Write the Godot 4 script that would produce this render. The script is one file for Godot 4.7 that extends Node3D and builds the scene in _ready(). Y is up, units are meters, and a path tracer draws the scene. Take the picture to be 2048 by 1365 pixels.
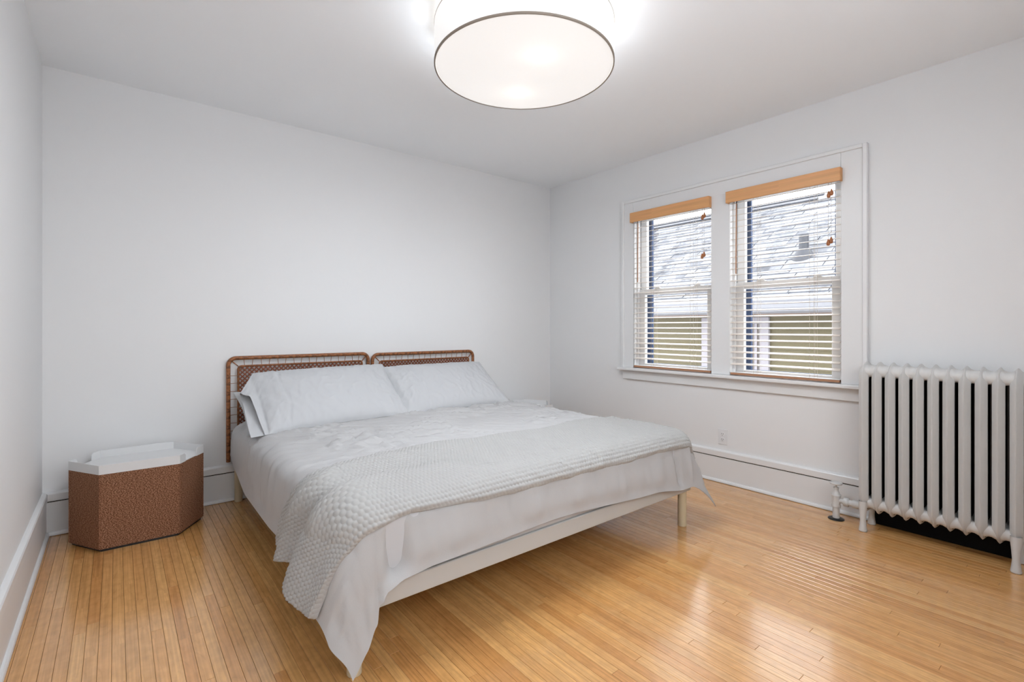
extends Node3D

# ---- room, metres: x along the back wall, z into the room, y up ----
const RX := 3.797          # right (window) wall
const RZ := 4.15           # front wall, behind the camera
const RH := 2.59           # ceiling
const CAM := Vector3(0.295, 1.15, 3.695)
const YAW := 0.679
const FPX := 981.27
const LAMP_DOWN := 0.72
const LAMP_SIDE := 0.007
const LAMP_COLOR := Color(0.945, 0.97, 1.0)

var M := {}
var names := {}
var noise := FastNoiseLite.new()
var noise2 := FastNoiseLite.new()

# ------------------------------------------------------------------ mesh builder
class MB:
	var V := PackedVector3Array()
	var N := PackedVector3Array()
	var U := PackedVector2Array()
	var I := PackedInt32Array()

	func poly(p: Array, out: Vector3, uv := []) -> void:
		var n := Vector3.ZERO
		for k in range(1, p.size() - 1):
			n += (p[k + 1] - p[0]).cross(p[k] - p[0])
		n = n.normalized()
		var rev := n.dot(out) < 0.0
		if rev:
			n = -n
		var b := V.size()
		for k in p.size():
			V.append(p[k])
			N.append(n)
			U.append(uv[k] if uv.size() else Vector2(p[k].x + p[k].y, p[k].z + p[k].y))
		for k in range(1, p.size() - 1):
			if rev:
				I.append_array(PackedInt32Array([b, b + k + 1, b + k]))
			else:
				I.append_array(PackedInt32Array([b, b + k, b + k + 1]))

	# rows of columns of points, smooth; out = which way it faces, ZERO = away from the rings' middles
	func grid(p: PackedVector3Array, nr: int, nc: int, wr := false, wc := false, out := Vector3.ZERO, uv := PackedVector2Array()) -> void:
		var b := V.size()
		var nn := PackedVector3Array()
		nn.resize(nr * nc)
		var er := nr if wr else nr - 1
		var ec := nc if wc else nc - 1
		var score := 0.0
		var tris := PackedInt32Array()
		for i in er:
			var i2 := (i + 1) % nr
			var mid := Vector3.ZERO
			if out == Vector3.ZERO:
				for j in nc:
					mid += p[i * nc + j]
				mid /= nc
			for j in ec:
				var j2 := (j + 1) % nc
				var a := i * nc + j
				var c := i * nc + j2
				var d := i2 * nc + j2
				var e := i2 * nc + j
				var n1 := (p[d] - p[a]).cross(p[c] - p[a])
				var n2 := (p[e] - p[a]).cross(p[d] - p[a])
				nn[a] += n1 + n2
				nn[c] += n1
				nn[d] += n1 + n2
				nn[e] += n2
				score += (n1 + n2).dot(out if out != Vector3.ZERO else p[a] - mid)
				tris.append_array(PackedInt32Array([a, c, d, a, d, e]))
		var s := -1.0 if score < 0.0 else 1.0
		for k in nr * nc:
			V.append(p[k])
			N.append((nn[k] * s).normalized() if nn[k].length_squared() > 1e-20 else Vector3.UP)
			U.append(uv[k] if uv.size() else Vector2(p[k].x + p[k].z, p[k].y))
		for t in range(0, tris.size(), 3):
			if s < 0.0:
				I.append_array(PackedInt32Array([b + tris[t], b + tris[t + 2], b + tris[t + 1]]))
			else:
				I.append_array(PackedInt32Array([b + tris[t], b + tris[t + 1], b + tris[t + 2]]))

	func box(lo: Vector3, hi: Vector3, bev := 0.0) -> void:
		var c := (lo + hi) / 2.0
		var h := (hi - lo) / 2.0
		var bb := minf(bev, minf(h.x, minf(h.y, h.z)) * 0.9)
		for ax in 3:
			var a1 := (ax + 1) % 3
			var a2 := (ax + 2) % 3
			for s in [-1.0, 1.0]:
				var q := []
				for k in [[-1, -1], [1, -1], [1, 1], [-1, 1]]:
					var v := Vector3.ZERO
					v[ax] = s * h[ax]
					v[a1] = k[0] * (h[a1] - bb)
					v[a2] = k[1] * (h[a2] - bb)
					q.append(c + v)
				var o := Vector3.ZERO
				o[ax] = s
				poly(q, o)
		if bb <= 0.0:
			return
		for ax in 3:   # edges along ax
			var a1 := (ax + 1) % 3
			var a2 := (ax + 2) % 3
			for s1 in [-1.0, 1.0]:
				for s2 in [-1.0, 1.0]:
					var q := []
					for k in [[-1, 0], [1, 0], [1, 1], [-1, 1]]:
						var v := Vector3.ZERO
						v[ax] = k[0] * (h[ax] - bb)
						v[a1] = s1 * (h[a1] - (bb if k[1] == 1 else 0.0))
						v[a2] = s2 * (h[a2] - (0.0 if k[1] == 1 else bb))
						q.append(c + v)
					var o := Vector3.ZERO
					o[a1] = s1
					o[a2] = s2
					poly(q, o)
		for sx in [-1.0, 1.0]:
			for sy in [-1.0, 1.0]:
				for sz in [-1.0, 1.0]:
					var s := Vector3(sx, sy, sz)
					poly([c + s * Vector3(h.x, h.y - bb, h.z - bb), c + s * Vector3(h.x - bb, h.y, h.z - bb), c + s * Vector3(h.x - bb, h.y - bb, h.z)], s)

	func ring(o: Vector3, a: Vector3, b: Vector3, r: float, n: int) -> PackedVector3Array:
		var q := PackedVector3Array()
		for k in n:
			var t := TAU * k / n
			q.append(o + (a * cos(t) + b * sin(t)) * r)
		return q

	func tube(path: PackedVector3Array, rad, sides := 8, closed := false, caps := true) -> void:
		var n := path.size()
		var pts := PackedVector3Array()
		var t0 := (path[1] - path[0]).normalized()
		var a := t0.cross(Vector3.UP if absf(t0.y) < 0.9 else Vector3.RIGHT).normalized()
		for i in n:
			var t: Vector3
			if closed:
				t = (path[(i + 1) % n] - path[(i - 1 + n) % n]).normalized()
			else:
				t = (path[mini(i + 1, n - 1)] - path[maxi(i - 1, 0)]).normalized()
			a = (a - t * a.dot(t)).normalized()
			var r: float = rad if rad is float else rad[i]
			pts.append_array(ring(path[i], a, t.cross(a), r, sides))
		grid(pts, n, sides, closed, true)
		if caps and not closed:
			var q0 := []
			var q1 := []
			for k in sides:
				q0.append(pts[k])
				q1.append(pts[(n - 1) * sides + k])
			poly(q0, path[0] - path[1])
			poly(q1, path[n - 1] - path[n - 2])

	# profile of (radius, height) turned about an axis
	func lathe(prof: Array, o: Vector3, axis := Vector3.UP, sides := 24) -> void:
		var a := axis.cross(Vector3.RIGHT if absf(axis.x) < 0.9 else Vector3.UP).normalized()
		var b := axis.cross(a)
		var pts := PackedVector3Array()
		for q in prof:
			pts.append_array(ring(o + axis * q[1], a, b, maxf(q[0], 0.00001), sides))
		grid(pts, prof.size(), sides, false, true)

	# convex outline on a plane (o, a, b) pushed along d
	func prism(outline: Array, o: Vector3, a: Vector3, b: Vector3, d: Vector3) -> void:
		var f := []
		var g := []
		var mid := Vector3.ZERO
		for q in outline:
			f.append(o + a * q[0] + b * q[1])
			g.append(o + a * q[0] + b * q[1] + d)
			mid += f[-1] / outline.size()
		poly(f, -d)
		poly(g, d)
		for k in outline.size():
			var k2 := (k + 1) % outline.size()
			var m: Vector3 = (f[k] + f[k2]) / 2.0 - mid
			poly([f[k], f[k2], g[k2], g[k]], m)

	# closed cloth: upper and lower points of the same grid, joined along the rim
	func shell(p: PackedVector3Array, q: PackedVector3Array, nr: int, nc: int, up: Vector3, uv := PackedVector2Array()) -> void:
		grid(p, nr, nc, false, false, up, uv)
		grid(q, nr, nc, false, false, -up, uv)
		var loop := []
		for j in nc:
			loop.append(j)
		for i in range(1, nr):
			loop.append(i * nc + nc - 1)
		for j in range(nc - 2, -1, -1):
			loop.append((nr - 1) * nc + j)
		for i in range(nr - 2, 0, -1):
			loop.append(i * nc)
		var rp := PackedVector3Array()
		var ru := PackedVector2Array()
		var n := loop.size()
		var mid := Vector3.ZERO
		for k in loop:
			mid += p[k] / n
		for k in loop:
			rp.append(p[k])
			ru.append(uv[k] if uv.size() else Vector2.ZERO)
		for k in loop:
			rp.append(q[k])
			ru.append(uv[k] if uv.size() else Vector2.ZERO)
		# faces away from the middle: decided on the longest side
		var b := MB.new()
		b.grid(rp, 2, n, false, true, up, ru)
		var sc := 0.0
		for k in b.V.size():
			sc += b.N[k].dot(b.V[k] - mid)
		var base := V.size()
		for k in b.V.size():
			V.append(b.V[k])
			N.append(b.N[k] if sc > 0.0 else -b.N[k])
			U.append(b.U[k])
		for t in range(0, b.I.size(), 3):
			if sc > 0.0:
				I.append_array(PackedInt32Array([base + b.I[t], base + b.I[t + 1], base + b.I[t + 2]]))
			else:
				I.append_array(PackedInt32Array([base + b.I[t], base + b.I[t + 2], base + b.I[t + 1]]))

	func mesh() -> ArrayMesh:
		var a := []
		a.resize(Mesh.ARRAY_MAX)
		a[Mesh.ARRAY_VERTEX] = V
		a[Mesh.ARRAY_NORMAL] = N
		a[Mesh.ARRAY_TEX_UV] = U
		a[Mesh.ARRAY_INDEX] = I
		var m := ArrayMesh.new()
		m.add_surface_from_arrays(Mesh.PRIMITIVE_TRIANGLES, a)
		return m

# ------------------------------------------------------------------ nodes
func numbered(n: String) -> String:
	names[n] = names.get(n, -1) + 1
	return n if names[n] == 0 else "%s_%03d" % [n, names[n]]

func tag(o: Node3D, label: String, category: String, group := "") -> Node3D:
	o.set_meta("label", label)
	o.set_meta("category", category)
	if group:
		o.set_meta("group", group)
	return o

func base(called: String, at := Vector3.ZERO) -> Node3D:
	var o := Node3D.new()
	o.name = numbered(called)
	add_child(o, true)
	o.position = at
	return o

# a mesh in world places under a parent that stands at its own place
func part(called: String, b: MB, m: Material, parent: Node3D, local := false) -> MeshInstance3D:
	return part_mesh(called, b.mesh(), m, parent, local)

func part_mesh(called: String, mesh: Mesh, m: Material, parent: Node3D, local := false) -> MeshInstance3D:
	var o := MeshInstance3D.new()
	o.name = called if parent != self else numbered(called)
	o.mesh = mesh
	o.material_override = m
	o.cast_shadow = GeometryInstance3D.SHADOW_CASTING_SETTING_ON
	parent.add_child(o, true)
	if not local and parent != self:
		var t := Vector3.ZERO
		var q: Node = parent
		while q != self:
			t += (q as Node3D).position
			q = q.get_parent()
		o.position = -t
	return o

func struct(called: String, b: MB, m: Material) -> MeshInstance3D:
	var o := part(called, b, m, self)
	o.set_meta("kind", "structure")
	return o

# ------------------------------------------------------------------ materials
func mat(c: Color, rough := 0.6, spec := 0.5) -> StandardMaterial3D:
	var m := StandardMaterial3D.new()
	m.albedo_color = c
	m.roughness = rough
	m.metallic_specular = spec
	return m

func c8(r: int, g: int, b: int) -> Color:
	return Color(r / 255.0, g / 255.0, b / 255.0)

func tri(m: StandardMaterial3D, s: float) -> StandardMaterial3D:
	m.uv1_triplanar = true
	m.uv1_world_triplanar = true
	m.uv1_scale = Vector3.ONE * s
	return m

func img(w: int, h: int, f: Callable) -> ImageTexture:
	var im := Image.create(w, h, false, Image.FORMAT_RGB8)
	for y in h:
		for x in w:
			im.set_pixel(x, y, f.call(x, y))
	return ImageTexture.create_from_image(im)

func noise_tex(freq: float, seed_: int, oct := 3, size := 512) -> NoiseTexture2D:
	var n := FastNoiseLite.new()
	n.seed = seed_
	n.frequency = freq
	n.fractal_octaves = oct
	var t := NoiseTexture2D.new()
	t.width = size
	t.height = size
	t.seamless = true
	t.noise = n
	return t

func materials() -> void:
	var w := tri(mat(c8(234, 234, 234), 0.75, 0.35), 0.9)
	w.heightmap_enabled = true
	w.heightmap_texture = noise_tex(0.03, 4, 4)
	w.heightmap_scale = 0.03
	M.wall = w
	M.ceiling = tri(mat(c8(250, 252, 254), 0.85, 0.25), 0.9)
	M.trim = mat(c8(231, 231, 231), 0.38, 0.5)
	M.trim_cap = mat(c8(233, 233, 233), 0.34, 0.5)
	M.dark_gap = mat(c8(40, 32, 26), 0.9)
	M.sash = mat(c8(242, 242, 242), 0.35)
	M.slat = mat(c8(234, 225, 216), 0.42)
	M.rail_white = mat(c8(238, 238, 238), 0.42)
	M.blue = mat(c8(20, 52, 92), 0.5)
	M.cord = mat(c8(206, 196, 184), 0.8)
	M.metal_white = mat(c8(226, 226, 226), 0.42)
	M.bedframe = mat(c8(198, 197, 194), 0.42)
	M.leg = mat(c8(214, 199, 168), 0.42)  # cream puts the warm reflection of the floor into the leg colour
	M.rad = tri(mat(c8(210, 209, 207), 0.42), 3.0)
	M.rad.heightmap_enabled = true
	M.rad.heightmap_texture = noise_tex(0.02, 9, 3)
	M.rad.heightmap_scale = 0.06
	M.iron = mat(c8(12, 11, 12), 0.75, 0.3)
	M.black = mat(c8(14, 13, 13), 0.35)
	M.brass = mat(c8(176, 140, 80), 0.35)
	M.glass = mat(Color(1, 1, 1, 0.03), 0.02)
	M.glass.transparency = BaseMaterial3D.TRANSPARENCY_ALPHA
	M.tan = mat(c8(214, 188, 150), 0.5)

	# light wood of the valances
	var wn := FastNoiseLite.new()
	wn.seed = 21
	wn.frequency = 0.02
	wn.fractal_octaves = 4
	var wood_tex := img(256, 256, func(x, y):
		var k := 0.95 + 0.05 * wn.get_noise_2d(x * 0.35, y * 5.0) + 0.04 * wn.get_noise_2d(x * 0.1 + 90, y * 1.2)
		return Color(k, k * (0.99 - 0.02 * wn.get_noise_2d(x * 0.2, y * 2.0)), k * 0.97))
	M.valance = mat(c8(234, 176, 122), 0.42)
	M.valance.albedo_texture = wood_tex
	M.tassel = mat(c8(170, 108, 66), 0.4)
	M.rail_wood = mat(c8(176, 128, 96), 0.5)

	# maple strip floor: grain along v
	var gn := FastNoiseLite.new()
	gn.seed = 5
	gn.frequency = 0.012
	gn.fractal_octaves = 4
	var g2 := FastNoiseLite.new()
	g2.seed = 8
	g2.frequency = 0.02
	g2.fractal_octaves = 2
	M.floor_tex = img(512, 1024, func(x, y):
		var fine := gn.get_noise_2d(x * 5.0, y * 0.22)
		var warp := g2.get_noise_2d(x * 0.40, y * 0.085) * 6.0
		var ringy := sin((x * 0.045 + warp) * 2.6)
		var curly := gn.get_noise_2d(x * 0.9 + 300, y * 1.6)
		var streak := g2.get_noise_2d(x * 2.2 + 77, y * 0.05)
		var k := 0.94 + 0.06 * fine + 0.05 * curly + 0.06 * streak - 0.035 * pow(maxf(0.0, ringy), 6.0)
		return Color(k, k * (0.985 + 0.03 * (k - 0.94)), k * (0.96 + 0.10 * (k - 0.94))))
	M.planks = []
	for c in [c8(230, 175, 111), c8(227, 171, 108), c8(233, 179, 115), c8(222, 164, 101), c8(228, 171, 106), c8(217, 158, 96), c8(235, 182, 118), c8(226, 172, 110)]:
		var m := mat(c, 0.22, 0.6)
		m.albedo_texture = M.floor_tex
		m.clearcoat_enabled = true
		m.clearcoat = 0.7
		m.clearcoat_roughness = 0.13
		M.planks.append(m)

	# felt of the bedside boxes
	var fn := FastNoiseLite.new()
	fn.seed = 31
	fn.frequency = 0.13
	fn.fractal_octaves = 3
	var felt := img(512, 512, func(x, y):
		var a := fn.get_noise_2d(x * 0.55, y * 1.5)
		var b := fn.get_noise_2d(x * 1.1 + 500, y * 0.8)
		var k := clampf(0.5 + 1.5 * a + 0.6 * b, 0.0, 1.0)
		return Color(0.40, 0.27, 0.195).lerp(Color(0.78, 0.62, 0.51), k))
	M.felt = tri(mat(c8(232, 220, 214), 0.95, 0.2), 3.0)
	M.felt.albedo_texture = felt
	M.felt.heightmap_enabled = true
	M.felt.heightmap_texture = noise_tex(0.12, 32, 3)
	M.felt.heightmap_scale = 0.12

	# bed linen
	M.linen = tri(mat(c8(189, 188, 188), 0.9, 0.25), 5.0)
	M.linen.heightmap_enabled = true
	M.linen.heightmap_texture = noise_tex(0.11, 41, 4)
	M.linen.heightmap_scale = 0.035
	M.pillow = tri(mat(c8(196, 197, 199), 0.88, 0.25), 6.0)
	M.pillow.heightmap_enabled = true
	M.pillow.heightmap_texture = noise_tex(0.05, 43, 3)
	M.pillow.heightmap_scale = 0.012
	M.mattress = tri(mat(c8(200, 201, 204), 0.9, 0.2), 6.0)
	M.hem = mat(c8(206, 170, 138), 0.85)
	# knitted throw: honeycomb of loops, uv in cells
	var knit := img(256, 256, func(x, y):
		var u: float = x / 64.0
		var v: float = y / 64.0
		var row := floori(v)
		var fu: float = fposmod(u + (0.5 if row % 2 else 0.0), 1.0) - 0.5
		var fv: float = fposmod(v, 1.0) - 0.5
		var d := sqrt(pow(fu / 0.52, 2.0) + pow(fv / 0.56, 2.0))
		var k := clampf(1.0 - pow(d, 2.6), 0.0, 1.0)
		k *= 0.85 + 0.15 * sin((u * 3.0 + v * 9.0) * TAU)
		return Color(k, k, k))
	M.knit = mat(c8(181, 180, 178), 0.95, 0.2)
	M.knit.heightmap_enabled = true
	M.knit.heightmap_texture = knit
	M.knit.heightmap_scale = 0.15

	# rattan
	M.rattan = tri(mat(c8(164, 104, 62), 0.5), 9.0)
	M.rattan.albedo_texture = img(128, 128, func(x, y):
		var k := 0.86 + 0.5 * fn.get_noise_2d(x * 0.25, y * 0.3) + 0.2 * fn.get_noise_2d(x * 1.5, y * 1.5)
		return Color(clampf(k, 0.3, 1.0), clampf(k * 0.98, 0.25, 1.0), clampf(k * 0.94, 0.2, 1.0)))
	M.lattice = mat(c8(128, 66, 36), 0.5)
	M.cane = mat(c8(150, 100, 66), 0.55)

	# lamp
	M.shade = mat(c8(245, 243, 240), 0.9, 0.1)
	M.shade.emission_enabled = true
	M.shade.emission = Color(0.985, 0.99, 1.0)
	M.shade.emission_energy_multiplier = 0.10
	M.shade.backlight_enabled = true
	M.shade.backlight = Color(0.6, 0.6, 0.6)
	M.bulb = mat(c8(255, 250, 240), 0.5)
	M.bulb.emission_enabled = true
	M.bulb.emission = Color(1.0, 0.96, 0.9)
	M.bulb.emission_energy_multiplier = 1.0
	M.lamp_ring = mat(c8(150, 138, 126), 0.6)

	# next door
	M.snow = tri(mat(c8(166, 168, 172), 0.9, 0.2), 0.5)
	M.ground = tri(mat(c8(238, 240, 244), 0.9, 0.2), 0.5)
	M.shingles = []
	for k in 3:
		var s := tri(mat(Color.WHITE, 0.9, 0.2), 0.55)
		var rn := FastNoiseLite.new()
		rn.seed = 60 + k
		rn.frequency = 0.011
		rn.fractal_octaves = 5
		var sh := [0.12, 0.05, -0.02][k] as float
		s.albedo_texture = img(256, 256, func(x, y):
			var q := clampf(0.5 + sh + 1.6 * rn.get_noise_2d(x, y) + 0.5 * rn.get_noise_2d(x * 9.0, y * 9.0), 0.0, 1.0)
			return Color(0.30, 0.305, 0.32).lerp(Color(0.50, 0.505, 0.52), smoothstep(-0.1, 0.42, q)))
		M.shingles.append(s)
	M.butt = mat(c8(84, 86, 93), 0.9)
	M.siding = mat(c8(84, 76, 50), 0.7)
	M.house_trim = mat(c8(130, 125, 129), 0.6)
	M.gutter = tri(mat(c8(120, 120, 124), 0.5), 1.1)
	M.soffit = mat(c8(110, 92, 80), 0.8)
	M.vent = mat(c8(48, 50, 57), 0.5)
	M.dark_pane = mat(c8(70, 62, 60), 0.15)
	M.plate = mat(c8(232, 232, 233), 0.3)

# ------------------------------------------------------------------ _ready
func _ready() -> void:
	var cam := Camera3D.new()
	cam.name = "camera"
	add_child(cam)
	cam.position = CAM
	cam.rotation.y = -YAW
	cam.set_frustum(0.05 * 1365.0 / FPX, Vector2(0, 0.05 * (654.94 - 682.5) / FPX), 0.05, 60.0)
	cam.current = true

	var env := Environment.new()
	env.background_mode = Environment.BG_SKY
	var sky := Sky.new()
	var sm := ProceduralSkyMaterial.new()      # flat winter overcast
	sm.sky_top_color = Color(0.96, 0.98, 1.0)
	sm.sky_horizon_color = Color(0.97, 0.985, 1.0)
	sm.ground_horizon_color = Color(0.90, 0.92, 0.95)
	sm.ground_bottom_color = Color(0.85, 0.87, 0.9)
	sm.sky_energy_multiplier = 1.0
	sky.sky_material = sm
	env.sky = sky
	env.background_energy_multiplier = 1.85
	env.tonemap_mode = Environment.TONE_MAPPER_LINEAR
	env.tonemap_exposure = 3.3
	env.sdfgi_enabled = true
	env.ssao_enabled = true
	env.ssil_enabled = true
	var we := WorldEnvironment.new()
	we.name = "environment"
	we.environment = env
	add_child(we)

	noise.seed = 11
	noise.frequency = 1.0
	noise.fractal_octaves = 3
	noise2.seed = 12
	noise2.frequency = 1.0
	noise2.fractal_octaves = 2
	materials()
	room()
	floor_planks()
	windows()
	neighbour()
	lamp()
	bed()
	pillows()
	headboards()
	nightstand(0.0, false, "brown felt hexagonal bedside box with white tray, standing by the left wall")
	nightstand(2.83, true, "bedside box with white tray mostly hidden behind the bed in the far corner")
	radiator()
	outlet()

# ------------------------------------------------------------------ room shell
func room() -> void:
	var t := 0.12
	var b := MB.new()
	b.box(Vector3(-0.02 - t, -0.1, -0.02 - t), Vector3(-0.02, RH + 0.1, RZ + t))
	struct("wall_left", b, M.wall)
	b = MB.new()
	b.box(Vector3(-0.02, -0.1, -0.02 - t), Vector3(RX + 0.2, RH + 0.1, -0.02))
	struct("wall_back", b, M.wall)
	b = MB.new()
	b.box(Vector3(-0.02, -0.1, RZ), Vector3(0.15, RH, RZ + t))
	b.box(Vector3(2.45, -0.1, RZ), Vector3(RX + 0.2, RH, RZ + t))
	b.box(Vector3(0.15, -0.1, RZ), Vector3(2.45, 1.2, RZ + t))
	b.box(Vector3(0.15, 2.35, RZ), Vector3(2.45, RH, RZ + t))
	struct("wall_front", b, M.wall)
	added_front_window()
	b = MB.new()
	b.box(Vector3(-0.02, RH, -0.02), Vector3(RX + 0.2, RH + 0.12, RZ))
	struct("ceiling", b, M.ceiling)
	# window wall with two openings
	b = MB.new()
	var o := [[-0.02, 1.0], [1.80, 1.872], [2.66, RZ]]
	for q in o:
		b.box(Vector3(RX, -0.1, q[0]), Vector3(RX + 0.2, RH, q[1]))
	for q in [[1.0, 1.80], [1.872, 2.66]]:
		b.box(Vector3(RX, -0.1, q[0]), Vector3(RX + 0.2, 0.76, q[1]))
		b.box(Vector3(RX, 2.16, q[0]), Vector3(RX + 0.2, RH, q[1]))
	struct("wall_right", b, M.wall)
	# baseboards: board, cap above a thin dark joint, quarter-round shoe
	var runs := [
		["baseboard_left", Vector3(-0.02, 0, -0.02), Vector3(0, 0, 1), Vector3(1, 0, 0), RZ + 0.02],
		["baseboard_back", Vector3(-0.02, 0, -0.02), Vector3(1, 0, 0), Vector3(0, 0, 1), RX + 0.02],
		["baseboard_right", Vector3(RX, 0, -0.02), Vector3(0, 0, 1), Vector3(-1, 0, 0), RZ + 0.02],
		["baseboard_front", Vector3(-0.02, 0, RZ), Vector3(1, 0, 0), Vector3(0, 0, -1), RX + 0.02]]
	for r in runs:
		var p: Vector3 = r[1]
		var d: Vector3 = r[2]
		var n: Vector3 = r[3]
		b = MB.new()
		run(b, p, d, n, r[4], [[0.0, 0.0], [0.018, 0.0], [0.018, 0.184], [0.0, 0.184]])
		var bb := struct(r[0], b, M.trim)
		b = MB.new()
		run(b, p, d, n, r[4], [[0.0, 0.191], [0.021, 0.191], [0.023, 0.194], [0.023, 0.229], [0.019, 0.235], [0.008, 0.239], [0.0, 0.240]])
		part("cap", b, M.trim_cap, bb)
		b = MB.new()
		run(b, p, d, n, r[4], [[0.0, 0.184], [0.012, 0.184], [0.012, 0.191], [0.0, 0.191]])
		part("joint", b, M.dark_gap, bb)
		b = MB.new()
		run(b, p, d, n, r[4], [[0.018, 0.003], [0.032, 0.003], [0.032, 0.010], [0.030, 0.016], [0.025, 0.021], [0.018, 0.023]])
		part("shoe", b, M.trim_cap, bb)

# wide triple window added behind the camera, unseen, to let in more daylight
func added_front_window() -> void:
	var w := base("window_3", Vector3(1.3, 1.2, RZ))
	w.set_meta("kind", "structure")
	var b := MB.new()
	for q in [[Vector3(0.15, 1.2, RZ + 0.02), Vector3(0.2, 2.35, RZ + 0.09)], [Vector3(2.4, 1.2, RZ + 0.02), Vector3(2.45, 2.35, RZ + 0.09)], [Vector3(0.2, 1.2, RZ + 0.02), Vector3(2.4, 1.25, RZ + 0.09)], [Vector3(0.2, 2.3, RZ + 0.02), Vector3(2.4, 2.35, RZ + 0.09)]]:
		b.box(q[0], q[1], 0.003)
	part("frame", b, M.sash, w)
	for x in [0.90, 1.65]:
		b = MB.new()
		b.box(Vector3(x, 1.25, RZ + 0.02), Vector3(x + 0.05, 2.3, RZ + 0.09), 0.003)
		part("mullion", b, M.sash, w)
	for q in [[0.2, 0.90], [0.95, 1.65], [1.70, 2.4]]:
		b = MB.new()
		b.poly([Vector3(q[0], 1.25, RZ + 0.055), Vector3(q[1], 1.25, RZ + 0.055), Vector3(q[1], 2.3, RZ + 0.055), Vector3(q[0], 2.3, RZ + 0.055)], Vector3(0, 0, -1))
		part("pane", b, M.glass, w)

func run(b: MB, p: Vector3, d: Vector3, n: Vector3, length: float, prof: Array) -> void:
	b.prism(prof, p, n, Vector3.UP, d * length)

func floor_planks() -> void:
	var b := MB.new()
	b.box(Vector3(-0.02, -0.12, -0.02), Vector3(RX + 0.01, -0.012, RZ))
	var fl := struct("floor", b, M.dark_gap)
	var rng := RandomNumberGenerator.new()
	rng.seed = 77
	var w := 0.0379
	var all := []
	var n := int(ceil((RX + 0.02) / w))
	for i in n:
		var x0 := -0.02 + i * w
		var z := -0.02 - rng.randf() * 0.9
		while z < RZ:
			var l := rng.randf_range(0.55, 2.1)
			if rng.randf() < 0.12:
				l = rng.randf_range(0.25, 0.5)
			var z0 := maxf(z, -0.02)
			var z1 := minf(z + l, RZ)
			z += l
			if z1 - z0 < 0.03:
				continue
			all.append([x0, z0, minf(x0 + w, RX), z1, seen_size(x0, z0, z1), rng.randi() % 8, rng.randf(), rng.randf()])
	all.sort_custom(func(p, q): return p[4] > q[4])
	var rest := MB.new()
	for k in all.size():
		var q: Array = all[k]
		if k < 296:
			b = MB.new()
			plank(b, q)
			part("plank", b, M.planks[q[5]], fl)
		else:
			plank(rest, q)
	var o := part("planks_beyond", rest, M.planks[0], fl)
	o.set_meta("kind", "stuff")

# how large a board shows from about where the photograph was taken
func seen_size(x: float, z0: float, z1: float) -> float:
	var a := 0.0
	for k in 12:
		var z := lerpf(z0, z1, (k + 0.5) / 12.0)
		var q := Vector3(x - CAM.x, -CAM.y, z - CAM.z)
		var d := q.x * sin(YAW) - q.z * cos(YAW)
		if d < 1.4:
			continue
		var sx := absf((q.x * cos(YAW) + q.z * sin(YAW)) / d)
		if sx > 1.08:
			continue
		if x > 0.95 and x < 2.8 and z < 2.0 - 0.25 * absf(x - 1.9):
			continue
		if x > 0.12 and x < 0.66 and z < 0.4:
			continue
		a += (z1 - z0) / (d * d * d)
	return a

func plank(b: MB, q: Array) -> void:
	var g := 0.00045
	var x0: float = q[0] + g
	var x1: float = q[2] - g
	var z0: float = q[1] + g
	var z1: float = q[3] - g
	var u0: float = q[6] * 5.0
	var v0: float = q[7] * 7.0
	var e := 0.0006
	var c := [Vector3(x0 + e, 0, z0 + e), Vector3(x1 - e, 0, z0 + e), Vector3(x1 - e, 0, z1 - e), Vector3(x0 + e, 0, z1 - e)]
	var f := [Vector3(x0, -e, z0), Vector3(x1, -e, z0), Vector3(x1, -e, z1), Vector3(x0, -e, z1)]
	var uv := []
	for p in c:
		uv.append(Vector2(u0 + (p.x - x0) * 3.2, v0 + (p.z - z0) * 0.8))
	b.poly(c, Vector3.UP, uv)
	var mid: Vector3 = (c[0] + c[2]) / 2.0
	for k in 4:
		var k2 := (k + 1) % 4
		var o: Vector3 = (f[k] + f[k2]) / 2.0 - mid
		b.poly([c[k], c[k2], f[k2], f[k]], Vector3.UP + o.normalized(), [uv[k], uv[k2], uv[k2], uv[k]])
		b.poly([f[k], f[k2], f[k2] - Vector3(0, 0.012, 0), f[k] - Vector3(0, 0.012, 0)], o, [uv[k], uv[k2], uv[k2], uv[k]])

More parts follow.
